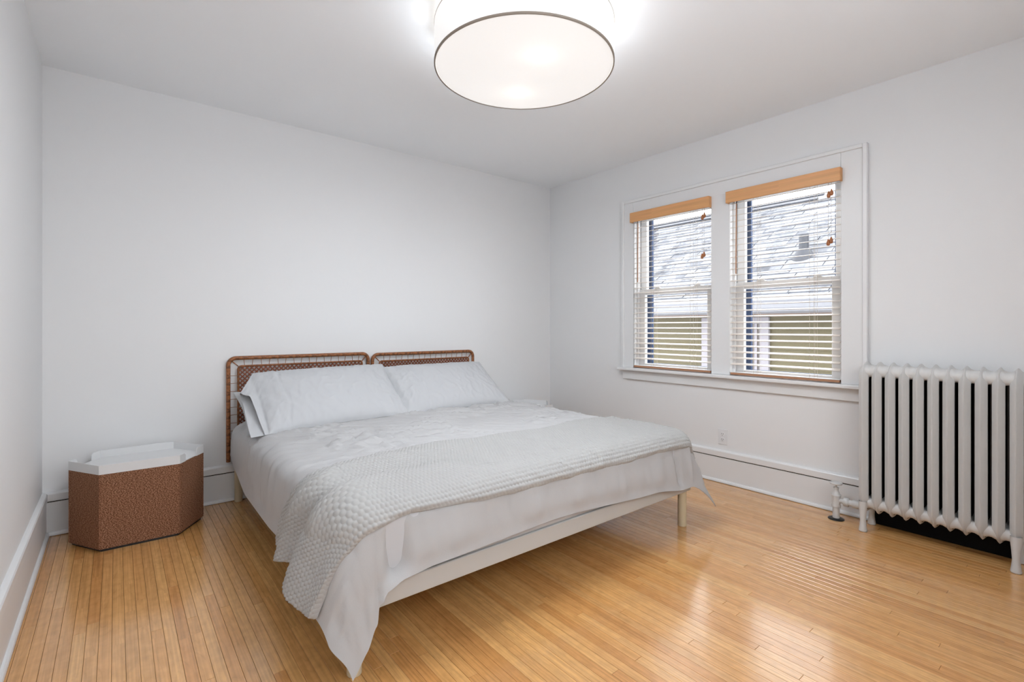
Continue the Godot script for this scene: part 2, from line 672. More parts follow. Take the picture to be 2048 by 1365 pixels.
# ------------------------------------------------------------------ windows and blinds
func windows() -> void:
	var F := RX - 0.02
	# one wide casing round both openings
	var b := MB.new()
	b.box(Vector3(F, 0.80, 0.938), Vector3(RX, 2.246, 1.051), 0.002)
	var tr := struct("trim_1", b, M.trim)
	b = MB.new()
	b.box(Vector3(F, 0.80, 1.765), Vector3(RX, 2.133, 1.907), 0.002)
	part("mullion_board", b, M.trim, tr)
	b = MB.new()
	b.box(Vector3(F, 0.80, 2.613), Vector3(RX, 2.246, 2.746), 0.002)
	part("side_board", b, M.trim, tr)
	b = MB.new()
	b.box(Vector3(F, 2.13, 1.051), Vector3(RX, 2.246, 2.613), 0.002)
	part("head_board", b, M.trim, tr)
	for q in [[Vector3(F - 0.012, 0.80, 0.932), Vector3(RX, 2.252, 0.956)], [Vector3(F - 0.012, 0.80, 2.728), Vector3(RX, 2.252, 2.752)], [Vector3(F - 0.012, 2.228, 0.956), Vector3(RX, 2.252, 2.728)]]:
		b = MB.new()
		b.box(q[0], q[1], 0.003)
		part("backband", b, M.trim_cap, tr)
	b = MB.new()
	b.box(Vector3(F - 0.045, 0.776, 0.905), Vector3(RX + 0.05, 0.80, 2.785), 0.005)
	part("stool", b, M.trim_cap, tr)
	b = MB.new()
	b.box(Vector3(F - 0.002, 0.698, 0.938), Vector3(RX, 0.776, 2.746), 0.003)
	part("apron", b, M.trim, tr)
	var op := [[1.051, 1.765], [1.907, 2.613]]
	for k in 2:
		window(op[k][0], op[k][1])
	blind(op[0], [1.044, 1.769], [1.247, 1.607], [1.702, 1.718], [1.988, 1.695], 1.111,
		"white two inch slat blind with pale wood valance over the left, narrower looking window")
	blind(op[1], [1.897, 2.623], [2.093, 2.451], [2.551, 2.567], [1.98, 1.685], 1.964,
		"white two inch slat blind with pale wood valance over the right window, nearest the radiator")

func window(z0: float, z1: float) -> void:
	var w := base("window_%d" % (1 if z0 < 1.5 else 2), Vector3(RX, 0.8, (z0 + z1) / 2.0))
	w.set_meta("kind", "structure")
	var X := RX
	var b := MB.new()
	b.box(Vector3(X - 0.019, 0.8, z0 - 0.052), Vector3(X + 0.2, 2.16, z0), 0.001)
	part("jamb", b, M.sash, w)
	b = MB.new()
	b.box(Vector3(X - 0.019, 0.8, z1), Vector3(X + 0.2, 2.16, z1 + 0.05), 0.001)
	part("jamb", b, M.sash, w)
	b = MB.new()
	b.box(Vector3(X - 0.019, 2.133, z0), Vector3(X + 0.2, 2.17, z1), 0.001)
	part("head_jamb", b, M.sash, w)
	b = MB.new()
	b.box(Vector3(X + 0.05, 0.76, z0), Vector3(X + 0.26, 0.795, z1), 0.002)
	part("outer_sill", b, M.sash, w)
	for q in [[z0, z0 + 0.018], [z1 - 0.018, z1]]:
		b = MB.new()
		b.box(Vector3(X + 0.028, 0.8, q[0]), Vector3(X + 0.045, 2.133, q[1]), 0.002)
		part("stop_bead", b, M.sash, w)
	# lower sash inside, upper sash outside
	sash(w, "lower_sash", X + 0.048, X + 0.083, 0.80, 1.476, z0 + 0.004, z1 - 0.004, 0.068, 0.040, 0.048)
	sash(w, "upper_sash", X + 0.086, X + 0.121, 1.43, 2.133, z0 + 0.004, z1 - 0.004, 0.058, 0.045, 0.055)
	# sash lock
	for zz in [lerpf(z0, z1, 0.27), lerpf(z0, z1, 0.78)]:
		b = MB.new()
		b.box(Vector3(X + 0.05, 1.476, zz - 0.028), Vector3(X + 0.08, 1.484, zz + 0.028), 0.003)
		b.tube(PackedVector3Array([Vector3(X + 0.06, 1.486, zz - 0.02), Vector3(X + 0.052, 1.490, zz + 0.022)]), 0.004, 8)
		part("sash_lock", b, M.sash, w)
	# blue storm frame outside
	var S := MB.new()
	S.box(Vector3(X + 0.136, 0.80, z0), Vector3(X + 0.160, 2.133, z0 + 0.082), 0.002)
	S.box(Vector3(X + 0.136, 0.80, z1 - 0.082), Vector3(X + 0.160, 2.133, z1), 0.002)
	S.box(Vector3(X + 0.136, 0.80, z0 + 0.082), Vector3(X + 0.160, 0.838, z1 - 0.082), 0.002)
	S.box(Vector3(X + 0.136, 2.10, z0 + 0.082), Vector3(X + 0.160, 2.133, z1 - 0.082), 0.002)
	part("storm_frame", S, M.blue, w)

func sash(w: Node3D, called: String, x0: float, x1: float, y0: float, y1: float, z0: float, z1: float, stile: float, bot: float, top: float) -> void:
	var b := MB.new()
	b.box(Vector3(x0, y0, z0), Vector3(x1, y1, z0 + stile), 0.003)
	b.box(Vector3(x0, y0, z1 - stile), Vector3(x1, y1, z1), 0.003)
	b.box(Vector3(x0, y0, z0 + stile), Vector3(x1, y0 + bot, z1 - stile), 0.003)
	b.box(Vector3(x0, y1 - top, z0 + stile), Vector3(x1, y1, z1 - stile), 0.003)
	var s := part(called, b, M.sash, w)
	b = MB.new()
	var xm := (x0 + x1) / 2.0
	b.poly([Vector3(xm, y0 + bot, z0 + stile), Vector3(xm, y1 - top, z0 + stile), Vector3(xm, y1 - top, z1 - stile), Vector3(xm, y0 + bot, z1 - stile)], Vector3(-1, 0, 0))
	part("pane", b, M.glass, s)

func blind(op: Array, vz: Array, ladders: Array, cords: Array, _h: Array, wand: float, label: String) -> void:
	var o := base("window_blind", Vector3(RX - 0.02, 0.8, (op[0] + op[1]) / 2.0))
	tag(o, label, "blind", "pair of slatted window blinds")
	var X := RX
	var z0: float = op[0] + 0.006
	var z1: float = op[1] - 0.006
	var b := MB.new()
	# valance board with short returns; grain along the board
	for q in [[Vector3(X - 0.062, 2.049, vz[0]), Vector3(X - 0.050, 2.132, vz[1])], [Vector3(X - 0.050, 2.049, vz[0]), Vector3(X - 0.021, 2.132, vz[0] + 0.012)], [Vector3(X - 0.050, 2.049, vz[1] - 0.012), Vector3(X - 0.021, 2.132, vz[1])]]:
		b.box(q[0], q[1], 0.0025)
	for k in b.V.size():
		b.U[k] = Vector2(b.V[k].z + b.V[k].x, b.V[k].y * 4.0 + b.V[k].x * 3.0)
	part("valance", b, M.valance, o)
	b = MB.new()
	b.box(Vector3(X - 0.018, 2.078, z0), Vector3(X + 0.026, 2.128, z1), 0.003)
	part("headrail", b, M.rail_white, o)
	# slats: slightly crowned, level
	var y := 2.050
	var sm: ArrayMesh
	while y > 0.86:
		if sm == null:
			b = MB.new()
			var prof := []
			for k in 7:
				var t := k / 6.0
				prof.append([lerpf(-0.025, 0.025, t), 0.0022 * sin(t * PI) + 0.0013])
			for k in 7:
				var t := 1.0 - k / 6.0
				prof.append([lerpf(-0.025, 0.025, t), 0.0022 * sin(t * PI) - 0.0013])
			var pts := PackedVector3Array()
			for zz in [z0, z1]:
				for p in prof:
					pts.append(Vector3(p[0], p[1], zz))
			b.grid(pts, 2, prof.size(), false, true)
			for e in 2:
				for k in 6:
					var zz: float = [z0, z1][e]
					b.poly([Vector3(prof[k][0], prof[k][1], zz), Vector3(prof[k + 1][0], prof[k + 1][1], zz), Vector3(prof[12 - k][0], prof[12 - k][1], zz), Vector3(prof[13 - k][0], prof[13 - k][1], zz)], Vector3(0, 0, [-1.0, 1.0][e]))
			sm = b.mesh()
		var s := part_mesh("slat", sm, M.slat, o)
		s.rotation.z = deg_to_rad(11.0)
		s.position += Vector3(X + 0.004, y, 0)
		y -= 0.0432
	b = MB.new()
	b.box(Vector3(X - 0.022, 0.806, z0), Vector3(X + 0.028, 0.822, z1), 0.003)
	var br := part("bottom_rail", b, M.rail_wood, o)
	b = MB.new()
	b.box(Vector3(X - 0.022, 0.8222, z0), Vector3(X + 0.028, 0.8245, z1), 0.001)
	part("top_strip", b, M.rail_white, br)
	# ladder tapes and lift cords
	for lz in ladders:
		b = MB.new()
		for q in [[-0.0225, -0.013], [0.031, 0.0], [-0.0225, 0.013], [0.031, 0.013]]:
			b.tube(PackedVector3Array([Vector3(X + q[0], 0.82, lz + q[1]), Vector3(X + q[0], 2.08, lz + q[1])]), 0.0009, 5)
		part("ladder_cord", b, M.cord, o)
	for k in 2:
		var cz: float = cords[k]
		for e in 2:
			var yb: float = _h[e] + 0.012 * k - (0.004 if e else 0.0)
			b = MB.new()
			var zc: float = cz - (0.002 if e else 0.0)
			b.tube(PackedVector3Array([Vector3(X - 0.035, 2.06, zc), Vector3(X - 0.035, yb, zc)]), 0.0009, 5)
			var c := part("lift_cord", b, M.cord, o)
			b = MB.new()
			b.lathe([[0.0, 0.020], [0.004, 0.019], [0.0055, 0.012], [0.0095, 0.002], [0.0108, -0.007], [0.0095, -0.015], [0.006, -0.020], [0.0, -0.021]], Vector3(X - 0.035, yb, zc), Vector3.UP, 14)
			part("tassel", b, M.tassel, c)
	b = MB.new()
	b.tube(PackedVector3Array([Vector3(X - 0.035, 2.035, wand), Vector3(X - 0.036, 1.534, wand - 0.002)]), 0.0045, 6)
	var wd := part("tilt_wand", b, M.rail_wood, o)
	b = MB.new()
	b.tube(PackedVector3Array([Vector3(X - 0.03, 2.062, wand), Vector3(X - 0.035, 2.05, wand), Vector3(X - 0.035, 2.032, wand)]), 0.003, 6)
	part("hook", b, M.black, wd)

# ------------------------------------------------------------------ house next door
func neighbour() -> void:
	var EX := 6.80
	var WX := 7.15
	var h := base("neighbour_house", Vector3(WX, -1.5, 0.0))
	tag(h, "olive sided house with snowy shingle roof seen through the blinds outside the windows", "house")
	var b := MB.new()
	b.box(Vector3(WX + 0.03, -1.6, -6.0), Vector3(WX + 0.15, 1.62, 5.0))
	part("wall", b, M.siding, h)
	# lap siding boards on both sides of the window
	var y := -0.3
	while y < 1.28:
		for q in [[-2.6, -0.245], [0.728, 2.9]]:
			b = MB.new()
			b.prism([[0.0, y], [-0.024, y], [-0.010, y + 0.130], [0.0, y + 0.130]], Vector3(WX + 0.03, 0, q[0]), Vector3(1, 0, 0), Vector3.UP, Vector3(0, 0, q[1] - q[0]))
			part("siding_board", b, M.siding, h)
		y += 0.128
	# window with trim
	b = MB.new()
	for q in [[-0.245, -0.125], [0.609, 0.728]]:
		b.box(Vector3(WX - 0.03, -0.2, q[0]), Vector3(WX + 0.03, 1.29, q[1]), 0.004)
	b.box(Vector3(WX - 0.03, 1.20, -0.125), Vector3(WX + 0.03, 1.29, 0.609), 0.004)
	b.box(Vector3(WX - 0.05, -0.26, -0.27), Vector3(WX + 0.03, -0.2, 0.755), 0.004)
	var wn := part("window", b, M.house_trim, h)
	b = MB.new()
	b.box(Vector3(WX + 0.0, -0.2, -0.125), Vector3(WX + 0.02, 1.20, 0.609))
	part("pane", b, M.dark_pane, wn)
	b = MB.new()
	for zz in [-0.10, 0.22, 0.55]:
		b.box(Vector3(WX - 0.015, -0.2, zz - 0.02), Vector3(WX + 0.01, 1.2, zz + 0.02), 0.003)
	b.box(Vector3(WX - 0.015, 0.48, -0.12), Vector3(WX + 0.01, 0.53, 0.6), 0.003)
	part("window_bar", b, M.house_trim, wn)
	# eave
	b = MB.new()
	b.box(Vector3(EX + 0.03, 1.30, -6.0), Vector3(WX + 0.1, 1.33, 5.0))
	part("soffit", b, M.soffit, h)
	b = MB.new()
	b.prism([[0.05, 1.32], [-0.06, 1.35], [-0.085, 1.40], [-0.075, 1.45], [-0.10, 1.49], [-0.09, 1.505], [0.05, 1.49]], Vector3(EX, 0, -6.0), Vector3(1, 0, 0), Vector3.UP, Vector3(0, 0, 11.0))
	part("gutter", b, M.gutter, h)
	b = MB.new()
	b.tube(PackedVector3Array([Vector3(EX - 0.02, 1.50, -6.0), Vector3(EX - 0.02, 1.52, -1.0), Vector3(EX - 0.02, 1.515, 1.0), Vector3(EX - 0.02, 1.50, 5.0)]), 0.045, 8)
	part("snow_ridge", b, M.snow, h)
	# roof deck and its shingles
	var run_x := 2.58
	var sl := 0.70
	var dir := Vector3(1, sl, 0).normalized()
	var up := Vector3(-sl, 1, 0).normalized()
	var E := Vector3(EX - 0.03, 1.50, 0)
	var L := run_x * sqrt(1.0 + sl * sl) + 0.03
	b = MB.new()
	b.prism([[0, 0], [L, 0], [L, -0.06], [0, -0.06]], E + Vector3(0, 0, -6.0), dir, up, Vector3(0, 0, 11.0))
	var rf := part("roof", b, M.butt, h)
	var rng := RandomNumberGenerator.new()
	rng.seed = 5
	var exp_ := 0.126
	var rows := int(L / exp_)
	for r in rows:
		b = MB.new()
		b.prism([[0.002, 0.0], [-0.006, 0.010], [0.002, 0.016]], E + dir * (r * exp_) + Vector3(0, 0, -3.2), dir, up, Vector3(0, 0, 5.6))
		part("butt_edge", b, M.butt, rf)
	var shared := []
	for k in 3:
		var s := MB.new()
		var wv: float = [0.44, 0.50, 0.40][k]
		var tk: float = [0.022, 0.017, 0.026][k]
		s.prism([[0.0, 0.0], [0.0, tk], [exp_ * 1.25, 0.006], [exp_ * 1.25, 0.0]], Vector3.ZERO, dir, up, Vector3(0, 0, wv))
		shared.append(s.mesh())
	for r in rows:
		var t := float(r) / rows
		var za := lerpf(-1.1, -2.35, t) - rng.randf() * 0.3
		var zb := lerpf(1.75, 1.95, t)
		while za < zb:
			var k := rng.randi() % 3
			var s := part_mesh("shingle", shared[k], M.shingles[rng.randi() % 3], rf)
			s.position += E + dir * (r * exp_) + Vector3(0, 0, za) + up * (0.001 * (r % 2))
			za += [0.44, 0.50, 0.40][k] + 0.012
	# ridge vent: two dark slots, the snow between them
	b = MB.new()
	b.prism([[-0.20, 0.0], [-0.19, 0.03], [0.05, 0.03], [0.05, 0.0]], E + dir * L + Vector3(0, 0, -6.0), dir, up, Vector3(0, 0, 11.0))
	part("ridge_vent", b, M.gutter, h)
	for q in [[0.02, -0.045, 0.65], [0.16, -0.03, 0.60]]:
		b = MB.new()
		b.prism([[0.0, 0.0], [0.0, 0.05], [0.05, 0.05], [0.05, 0.0]], E + dir * (L - q[0] - 0.04) + up * 0.0 + Vector3(0, 0, -6.0), dir, up, Vector3(0, 0, 6.0 + q[2]))
		part("vent_slot", b, M.vent, h)
	# plumbing vent with flashing
	var P := Vector3(7.68, 2.10, 0.955)
	b = MB.new()
	b.lathe([[0.060, 0.0], [0.060, 0.33], [0.050, 0.33], [0.050, 0.28]], P, Vector3.UP, 20)
	var vp := part("vent_pipe", b, M.vent, h)
	b = MB.new()
	b.lathe([[0.155, -0.05], [0.15, 0.0], [0.075, 0.13], [0.060, 0.135]], P, Vector3.UP, 20)
	part("flashing", b, M.vent, vp)
	b = MB.new()
	b.box(Vector3(-14.0, -1.7, -14.0), Vector3(24.0, -1.55, 20.0))
	struct("ground", b, M.ground)

# ------------------------------------------------------------------ ceiling lamp
func lamp() -> void:
	var C := Vector3(1.80, 0, 1.92)
	var R := 0.42
	var y0 := 2.37
	var y1 := 2.553
	var o := base("ceiling_lamp", C + Vector3(0, RH, 0))
	tag(o, "large lit white fabric drum lamp hanging close under the ceiling", "ceiling lamp")
	var b := MB.new()
	b.lathe([[R, y0 + 0.004], [R, y1], [R - 0.003, y1], [R - 0.003, y0 + 0.004], [R, y0 + 0.004]], C, Vector3.UP, 96)
	part("shade", b, M.shade, o)
	b = MB.new()
	b.lathe([[0.0, y0 + 0.006], [R - 0.006, y0 + 0.006], [R - 0.006, y0 + 0.003], [0.0, y0 + 0.003]], C, Vector3.UP, 96)
	part("diffuser", b, M.shade, o)
	b = MB.new()
	b.lathe([[R - 0.005, y0], [R + 0.0015, y0], [R + 0.0015, y0 + 0.009], [R + 0.0005, y0 + 0.009], [R + 0.0005, y0 + 0.002], [R - 0.005, y0 + 0.002], [R - 0.005, y0]], C, Vector3.UP, 96)
	b.lathe([[R - 0.004, y1], [R + 0.001, y1], [R + 0.001, y1 + 0.003], [R - 0.004, y1 + 0.003], [R - 0.004, y1]], C, Vector3.UP, 96)
	part("ring", b, M.lamp_ring, o)
	b = MB.new()
	b.lathe([[0.0, RH], [0.07, RH], [0.07, RH - 0.015], [0.02, RH - 0.022], [0.012, RH - 0.03], [0.012, y0 + 0.06], [0.0, y0 + 0.06]], C, Vector3.UP, 24)
	for k in 3:
		var a := TAU * k / 3.0 + 0.4
		b.tube(PackedVector3Array([C + Vector3(0, y1 - 0.01, 0), C + Vector3(cos(a) * (R - 0.003), y1 - 0.004, sin(a) * (R - 0.003))]), 0.003, 6)
	part("stem", b, M.metal_white, o)
	for q in [Vector2(-0.02, 0.14), Vector2(0.13, -0.20)]:
		var p := C + Vector3(q.x, y0 + 0.062, q.y)
		b = MB.new()
		b.lathe([[0.0, -0.03], [0.02, -0.025], [0.03, -0.005], [0.03, 0.008], [0.02, 0.026], [0.0, 0.032]], p, Vector3.UP, 16)
		part("bulb", b, M.bulb, o)
		var l := OmniLight3D.new()
		l.name = "bulb_light"
		l.light_color = Color(1.0, 0.97, 0.93)
		l.light_energy = 0.009
		l.light_size = 0.02
		l.omni_range = 8.0
		l.omni_attenuation = 2.0
		l.shadow_enabled = true
		add_child(l, true)
		l.position = p
	# what the glowing underside and the drum's side send out
	lamp_panel(C + Vector3(0, y0 - 0.006, 0), Vector3.DOWN, Vector2(0.60, 0.60), LAMP_DOWN)
	for k in 12:
		var d := Vector3(cos(TAU * k / 12.0), 0, sin(TAU * k / 12.0))
		lamp_panel(C + d * (R + 0.012) + Vector3(0, (y0 + y1) / 2.0, 0), d, Vector2(0.20, 0.15), LAMP_SIDE)

func lamp_panel(p: Vector3, d: Vector3, size: Vector2, energy: float) -> void:
	var al := AreaLight3D.new()
	al.name = "lamp_light"
	al.area_size = size
	al.area_normalize_energy = true
	al.light_color = LAMP_COLOR
	al.light_energy = energy
	al.area_range = 9.0
	al.area_attenuation = 2.0
	al.shadow_enabled = true
	add_child(al, true)
	al.position = p
	al.basis = Basis.looking_at(d, Vector3.UP if absf(d.y) < 0.9 else Vector3.FORWARD)

# ------------------------------------------------------------------ bed
const UL := 0.965
const UR := 2.805
const VF := 2.055
const TOP := 0.535

func sm01(a: float, b: float, x: float) -> float:
	return smoothstep(a, b, x)

func lerps(t: Array, x: float) -> float:   # piecewise smooth table of [x, value]
	if x <= t[0][0]:
		return t[0][1]
	for k in range(1, t.size()):
		if x <= t[k][0]:
			var s: float = (x - t[k - 1][0]) / (t[k][0] - t[k - 1][0])
			return lerpf(t[k - 1][1], t[k][1], s * s * (3.0 - 2.0 * s) * 0.6 + s * 0.4)
	return t[-1][1]

# where the flat cloth point (u, v) lies once the cloth is draped over the mattress: [place, the way it faces]
func drape(u: float, v: float) -> Array:
	var sg := -1.0 if u < UL else 1.0
	var su := maxf(UL - u, u - UR)
	su = maxf(su, 0.0)
	var sv := maxf(v - VF, 0.0)
	var rho := sqrt(su * su + sv * sv)
	var inx := clampf((u - UL) / (UR - UL), 0.0, 1.0)
	var dome := 0.022 * (1.0 - pow(2.0 * inx - 1.0, 4.0)) * (1.0 - pow(clampf(v / VF, 0.0, 1.0), 8.0) * 0.8)
	var p := Vector3(clampf(u, UL, UR), TOP + dome, minf(v, VF))
	if rho < 1e-6:
		return [p, Vector3.UP]
	var phi := atan2(sv, su)
	var hdir := Vector3(sg * cos(phi), 0, sin(phi))
	var r := 0.085
	var fl := lerpf(0.15, 0.36, smoothstep(1.5, 2.05, v)) if sg < 0.0 else lerpf(0.2, 0.5, smoothstep(1.6, 2.05, v))
	fl = lerpf(fl, 0.20 if sg < 0.0 else 0.26, smoothstep(0.5, 1.5, phi))
	var th := minf(rho / r, PI / 2.0)
	var out := r * sin(th)
	var down := r * (1.0 - cos(th))
	var rest := maxf(rho - r * PI / 2.0, 0.0)
	out += rest * sin(fl)
	down += rest * cos(fl)
	return [p + hdir * out - Vector3(0, down, 0), (hdir * sin(th) + Vector3.UP * cos(th)).normalized()]

func wrinkle(u: float, v: float) -> float:
	var wx := noise2.get_noise_2d(u * 1.3, v * 1.3) * 0.25
	var a := 1.0 - absf(noise.get_noise_2d((u * 0.8 + v * 0.55) * 3.0 + wx * 3.0, (v * 0.8 - u * 0.55) * 7.5))
	var m := 0.35 + 0.9 * sm01(0.2, 0.6, noise2.get_noise_2d(u * 0.9 + 40.0, v * 0.9) + 0.4)
	var c := noise2.get_noise_2d(u * 2.4 + 9.0, v * 2.4) * 0.008
	return pow(a, 6.0) * 0.020 * m + c * 0.8

func bed() -> void:
	# frame
	var f := base("bed_frame", Vector3(1.885, 0, 1.07))
	tag(f, "low white bed frame with thin rails and round legs under the mattress", "bed frame")
	var b := MB.new()
	b.box(Vector3(0.905, 0.213, 2.122), Vector3(2.865, 0.286, 2.145), 0.003)
	part("foot_rail", b, M.bedframe, f)
	b = MB.new()
	b.box(Vector3(0.905, 0.213, 0.02), Vector3(2.865, 0.286, 0.045), 0.003)
	part("head_rail", b, M.bedframe, f)
	for x in [0.905, 2.84]:
		b = MB.new()
		b.box(Vector3(x, 0.213, 0.045), Vector3(x + 0.025, 0.286, 2.122), 0.003)
		part("side_rail", b, M.bedframe, f)
	b = MB.new()
	b.box(Vector3(0.93, 0.262, 0.045), Vector3(2.84, 0.280, 2.115), 0.003)
	part("slat_base", b, M.bedframe, f)
	for q in [[0.925, 0.035], [2.849, 0.035], [0.910, 2.100], [2.849, 2.100]]:
		b = MB.new()
		b.lathe([[0.0, 0.0], [0.022, 0.0], [0.024, 0.003], [0.024, 0.24], [0.0, 0.24]], Vector3(q[0], 0, q[1]), Vector3.UP, 20)
		part("leg", b, M.leg, f)
	# mattress
	b = MB.new()
	soft_box(b, Vector3(0.915, 0.281, 0.05), Vector3(2.855, 0.505, 2.140), 0.02)
	var mt := part("mattress", b, M.mattress, self)
	tag(mt, "white mattress showing as a strip between bed frame and duvet at the foot", "mattress")
	# duvet
	var nu := 190
	var nv := 165
	var sL := [[0.1, 0.25], [0.3, 0.30], [0.7, 0.36], [1.2, 0.365], [1.55, 0.35], [1.85, 0.36], [2.06, 0.385], [2.3, 0.365], [2.5, 0.29]]
	var sF := [[0.675, 0.45], [0.78, 0.44], [0.90, 0.40], [0.965, 0.345], [1.01, 0.31], [1.08, 0.29], [1.2, 0.280], [1.8, 0.266], [2.5, 0.305], [2.72, 0.335], [2.85, 0.335], [3.195, 0.33]]
	var sR := [[0.1, 0.30], [1.8, 0.33], [2.1, 0.36], [2.4, 0.40]]
	var pt := PackedVector3Array()
	var pb := PackedVector3Array()
	var uvs := PackedVector2Array()
	for j in nv:
		var q := float(j) / (nv - 1)
		for i in nu:
			var p := float(i) / (nu - 1)
			# rectangle of cloth with uneven edges
			var v := lerpf(0.12, VF + 0.35, q)
			var ua := UL - lerps(sL, v)
			var ub := UR + lerps(sR, v)
			var u := lerpf(ua, ub, p)
			var v2 := lerpf(0.12, VF + lerps(sF, u), q)
			u = lerpf(UL - lerps(sL, v2), UR + lerps(sR, v2), p)
			var d := drape(u, v2)
			var edge := minf(minf(p, 1.0 - p) * 2.5, (1.0 - q) * 2.3)
			var soft := sm01(0.0, 0.07, edge)
			var hang := maxf(maxf(UL - u, u - UR), v2 - VF)
			var h := wrinkle(u, v2)
			if hang > 0.0:
				var k := sm01(0.0, 0.12, hang)
				var along := v2 if (UL - u > v2 - VF or u - UR > v2 - VF) else u
				h = lerpf(h, 0.012 * noise.get_noise_2d(along * 5.5, hang * 1.2 + 30.0) + 0.006 * noise.get_noise_2d(along * 13.0, hang * 2.0) + 0.016 * sin(PI * clampf(hang / 0.3, 0.0, 1.0)), k)
			# deep tucks where the corners fold
			for cu in [[1.035, 0.035, 0.055], [2.70, 0.016, 0.035]]:
				if v2 > VF:
					h -= cu[2] * exp(-pow((u - cu[0]) / cu[1], 2.0)) * sm01(0.03, 0.2, v2 - VF)
			var n: Vector3 = d[1]
			pt.append(d[0] + n * (h * soft))
			pb.append(d[0] + n * (h * soft - lerpf(0.004, 0.020, soft)))
			uvs.append(Vector2(u, v2))
	b = MB.new()
	b.shell(pt, pb, nv, nu, Vector3.UP, uvs)
	var dv := part("duvet", b, M.linen, self)
	tag(dv, "rumpled white duvet covering the bed, its corners hanging almost to the floor", "duvet")
	blanket()

func soft_box(b: MB, lo: Vector3, hi: Vector3, r: float) -> void:
	var rings := []
	for k in 7:
		var t := PI / 2.0 * k / 6.0
		rings.append([r * (1.0 - sin(t)), r * (1.0 - cos(t))])
	var prof := []
	for k in 7:
		prof.append([rings[k][0], lo.y + rings[k][1]])
	for k in range(6, -1, -1):
		prof.append([rings[k][0], hi.y - rings[k][1]])
	var pts := PackedVector3Array()
	var nc := 4 * 7
	for q in prof:
		for c in 4:
			var cx: float = [lo.x + r, hi.x - r, hi.x - r, lo.x + r][c]
			var cz: float = [lo.z + r, lo.z + r, hi.z - r, hi.z - r][c]
			for k in 7:
				var a := PI + c * PI / 2.0 + PI / 2.0 * k / 6.0
				var rr: float = r - q[0]
				pts.append(Vector3(cx + cos(a) * rr, q[1], cz + sin(a) * rr))
	b.grid(pts, prof.size(), nc, false, true)
	for e in [0, prof.size() - 1]:
		var cap := []
		for k in nc:
			cap.append(pts[e * nc + k])
		b.poly(cap, Vector3.DOWN if e == 0 else Vector3.UP)

func blanket() -> void:
	var nu := 620
	var nv := 170
	var v0 := [[0.5, 1.44], [0.75, 1.48], [0.93, 1.62], [1.07, 1.585], [1.34, 1.56], [1.6, 1.58], [2.14, 1.635], [2.7, 1.57], [3.0, 1.60]]
	var v1 := [[0.5, 2.13], [0.70, 2.15], [0.85, 2.165], [0.95, 2.165], [1.1, 2.145], [1.5, 2.165], [2.2, 2.17], [2.7, 2.17], [2.85, 2.175], [3.0, 2.165]]
	var e0 := UL - 0.355
	var e1 := UR + 0.20
	var pt := PackedVector3Array()
	var pb := PackedVector3Array()
	var uvs := PackedVector2Array()
	for i in nu:
		var p := float(i) / (nu - 1)
		for j in nv:
			var q := float(j) / (nv - 1)
			# the hanging end is longer towards the foot
			var u := lerpf(e0 + 0.035 * (1.0 - q) - 0.02 * sin(q * 9.0), e1, p)
			var v := lerpf(lerps(v0, u), lerps(v1, u), q)
			v += 0.008 * noise.get_noise_2d(u * 3.0, 70.0 + q)
			var d := drape(u, v)
			var n: Vector3 = d[1]
			var h := 0.028 + 0.2 * maxf(wrinkle(u, v), 0.0)
			var hang := UL - u
			# two soft folds run up from the hanging end
			var fold := sm01(-0.75, 0.15, hang)
			h += fold * (0.040 * exp(-pow((q - 0.27 - 0.15 * hang) / 0.10, 2.0)) + 0.045 * exp(-pow((q - 0.68) / 0.13, 2.0)) - 0.008 * exp(-pow((q - 0.47) / 0.05, 2.0)))
			h += 0.006 * noise2.get_noise_2d(u * 3.0, v * 4.0) + 0.010 * sm01(0.0, 0.2, hang)
			var e := minf(minf(p * 2.4, (1.0 - p) * 2.4), minf(q, 1.0 - q) * 0.55)
			var rim := sm01(-0.004, 0.012, e)
			# knitted loops: low bumps of their own
			var cu := u / 0.0168
			var cv := v / 0.0150
			var row := floori(cv)
			var fu := fposmod(cu + (0.5 if row % 2 else 0.0), 1.0) - 0.5
			var fv := fposmod(cv, 1.0) - 0.5
			h += 0.0036 * clampf(1.0 - 3.6 * (fu * fu + fv * fv), 0.0, 1.0)
			pt.append(d[0] + n * lerpf(0.016, h, rim))
			pb.append(d[0] + n * 0.008)
			uvs.append(Vector2(cu / 4.0, cv / 4.0))
	var b := MB.new()
	b.shell(pt, pb, nu, nv, Vector3.UP, uvs)
	var o := part("throw_blanket", b, M.knit, self)
	tag(o, "thick white knitted throw spread across the foot of the bed", "blanket")

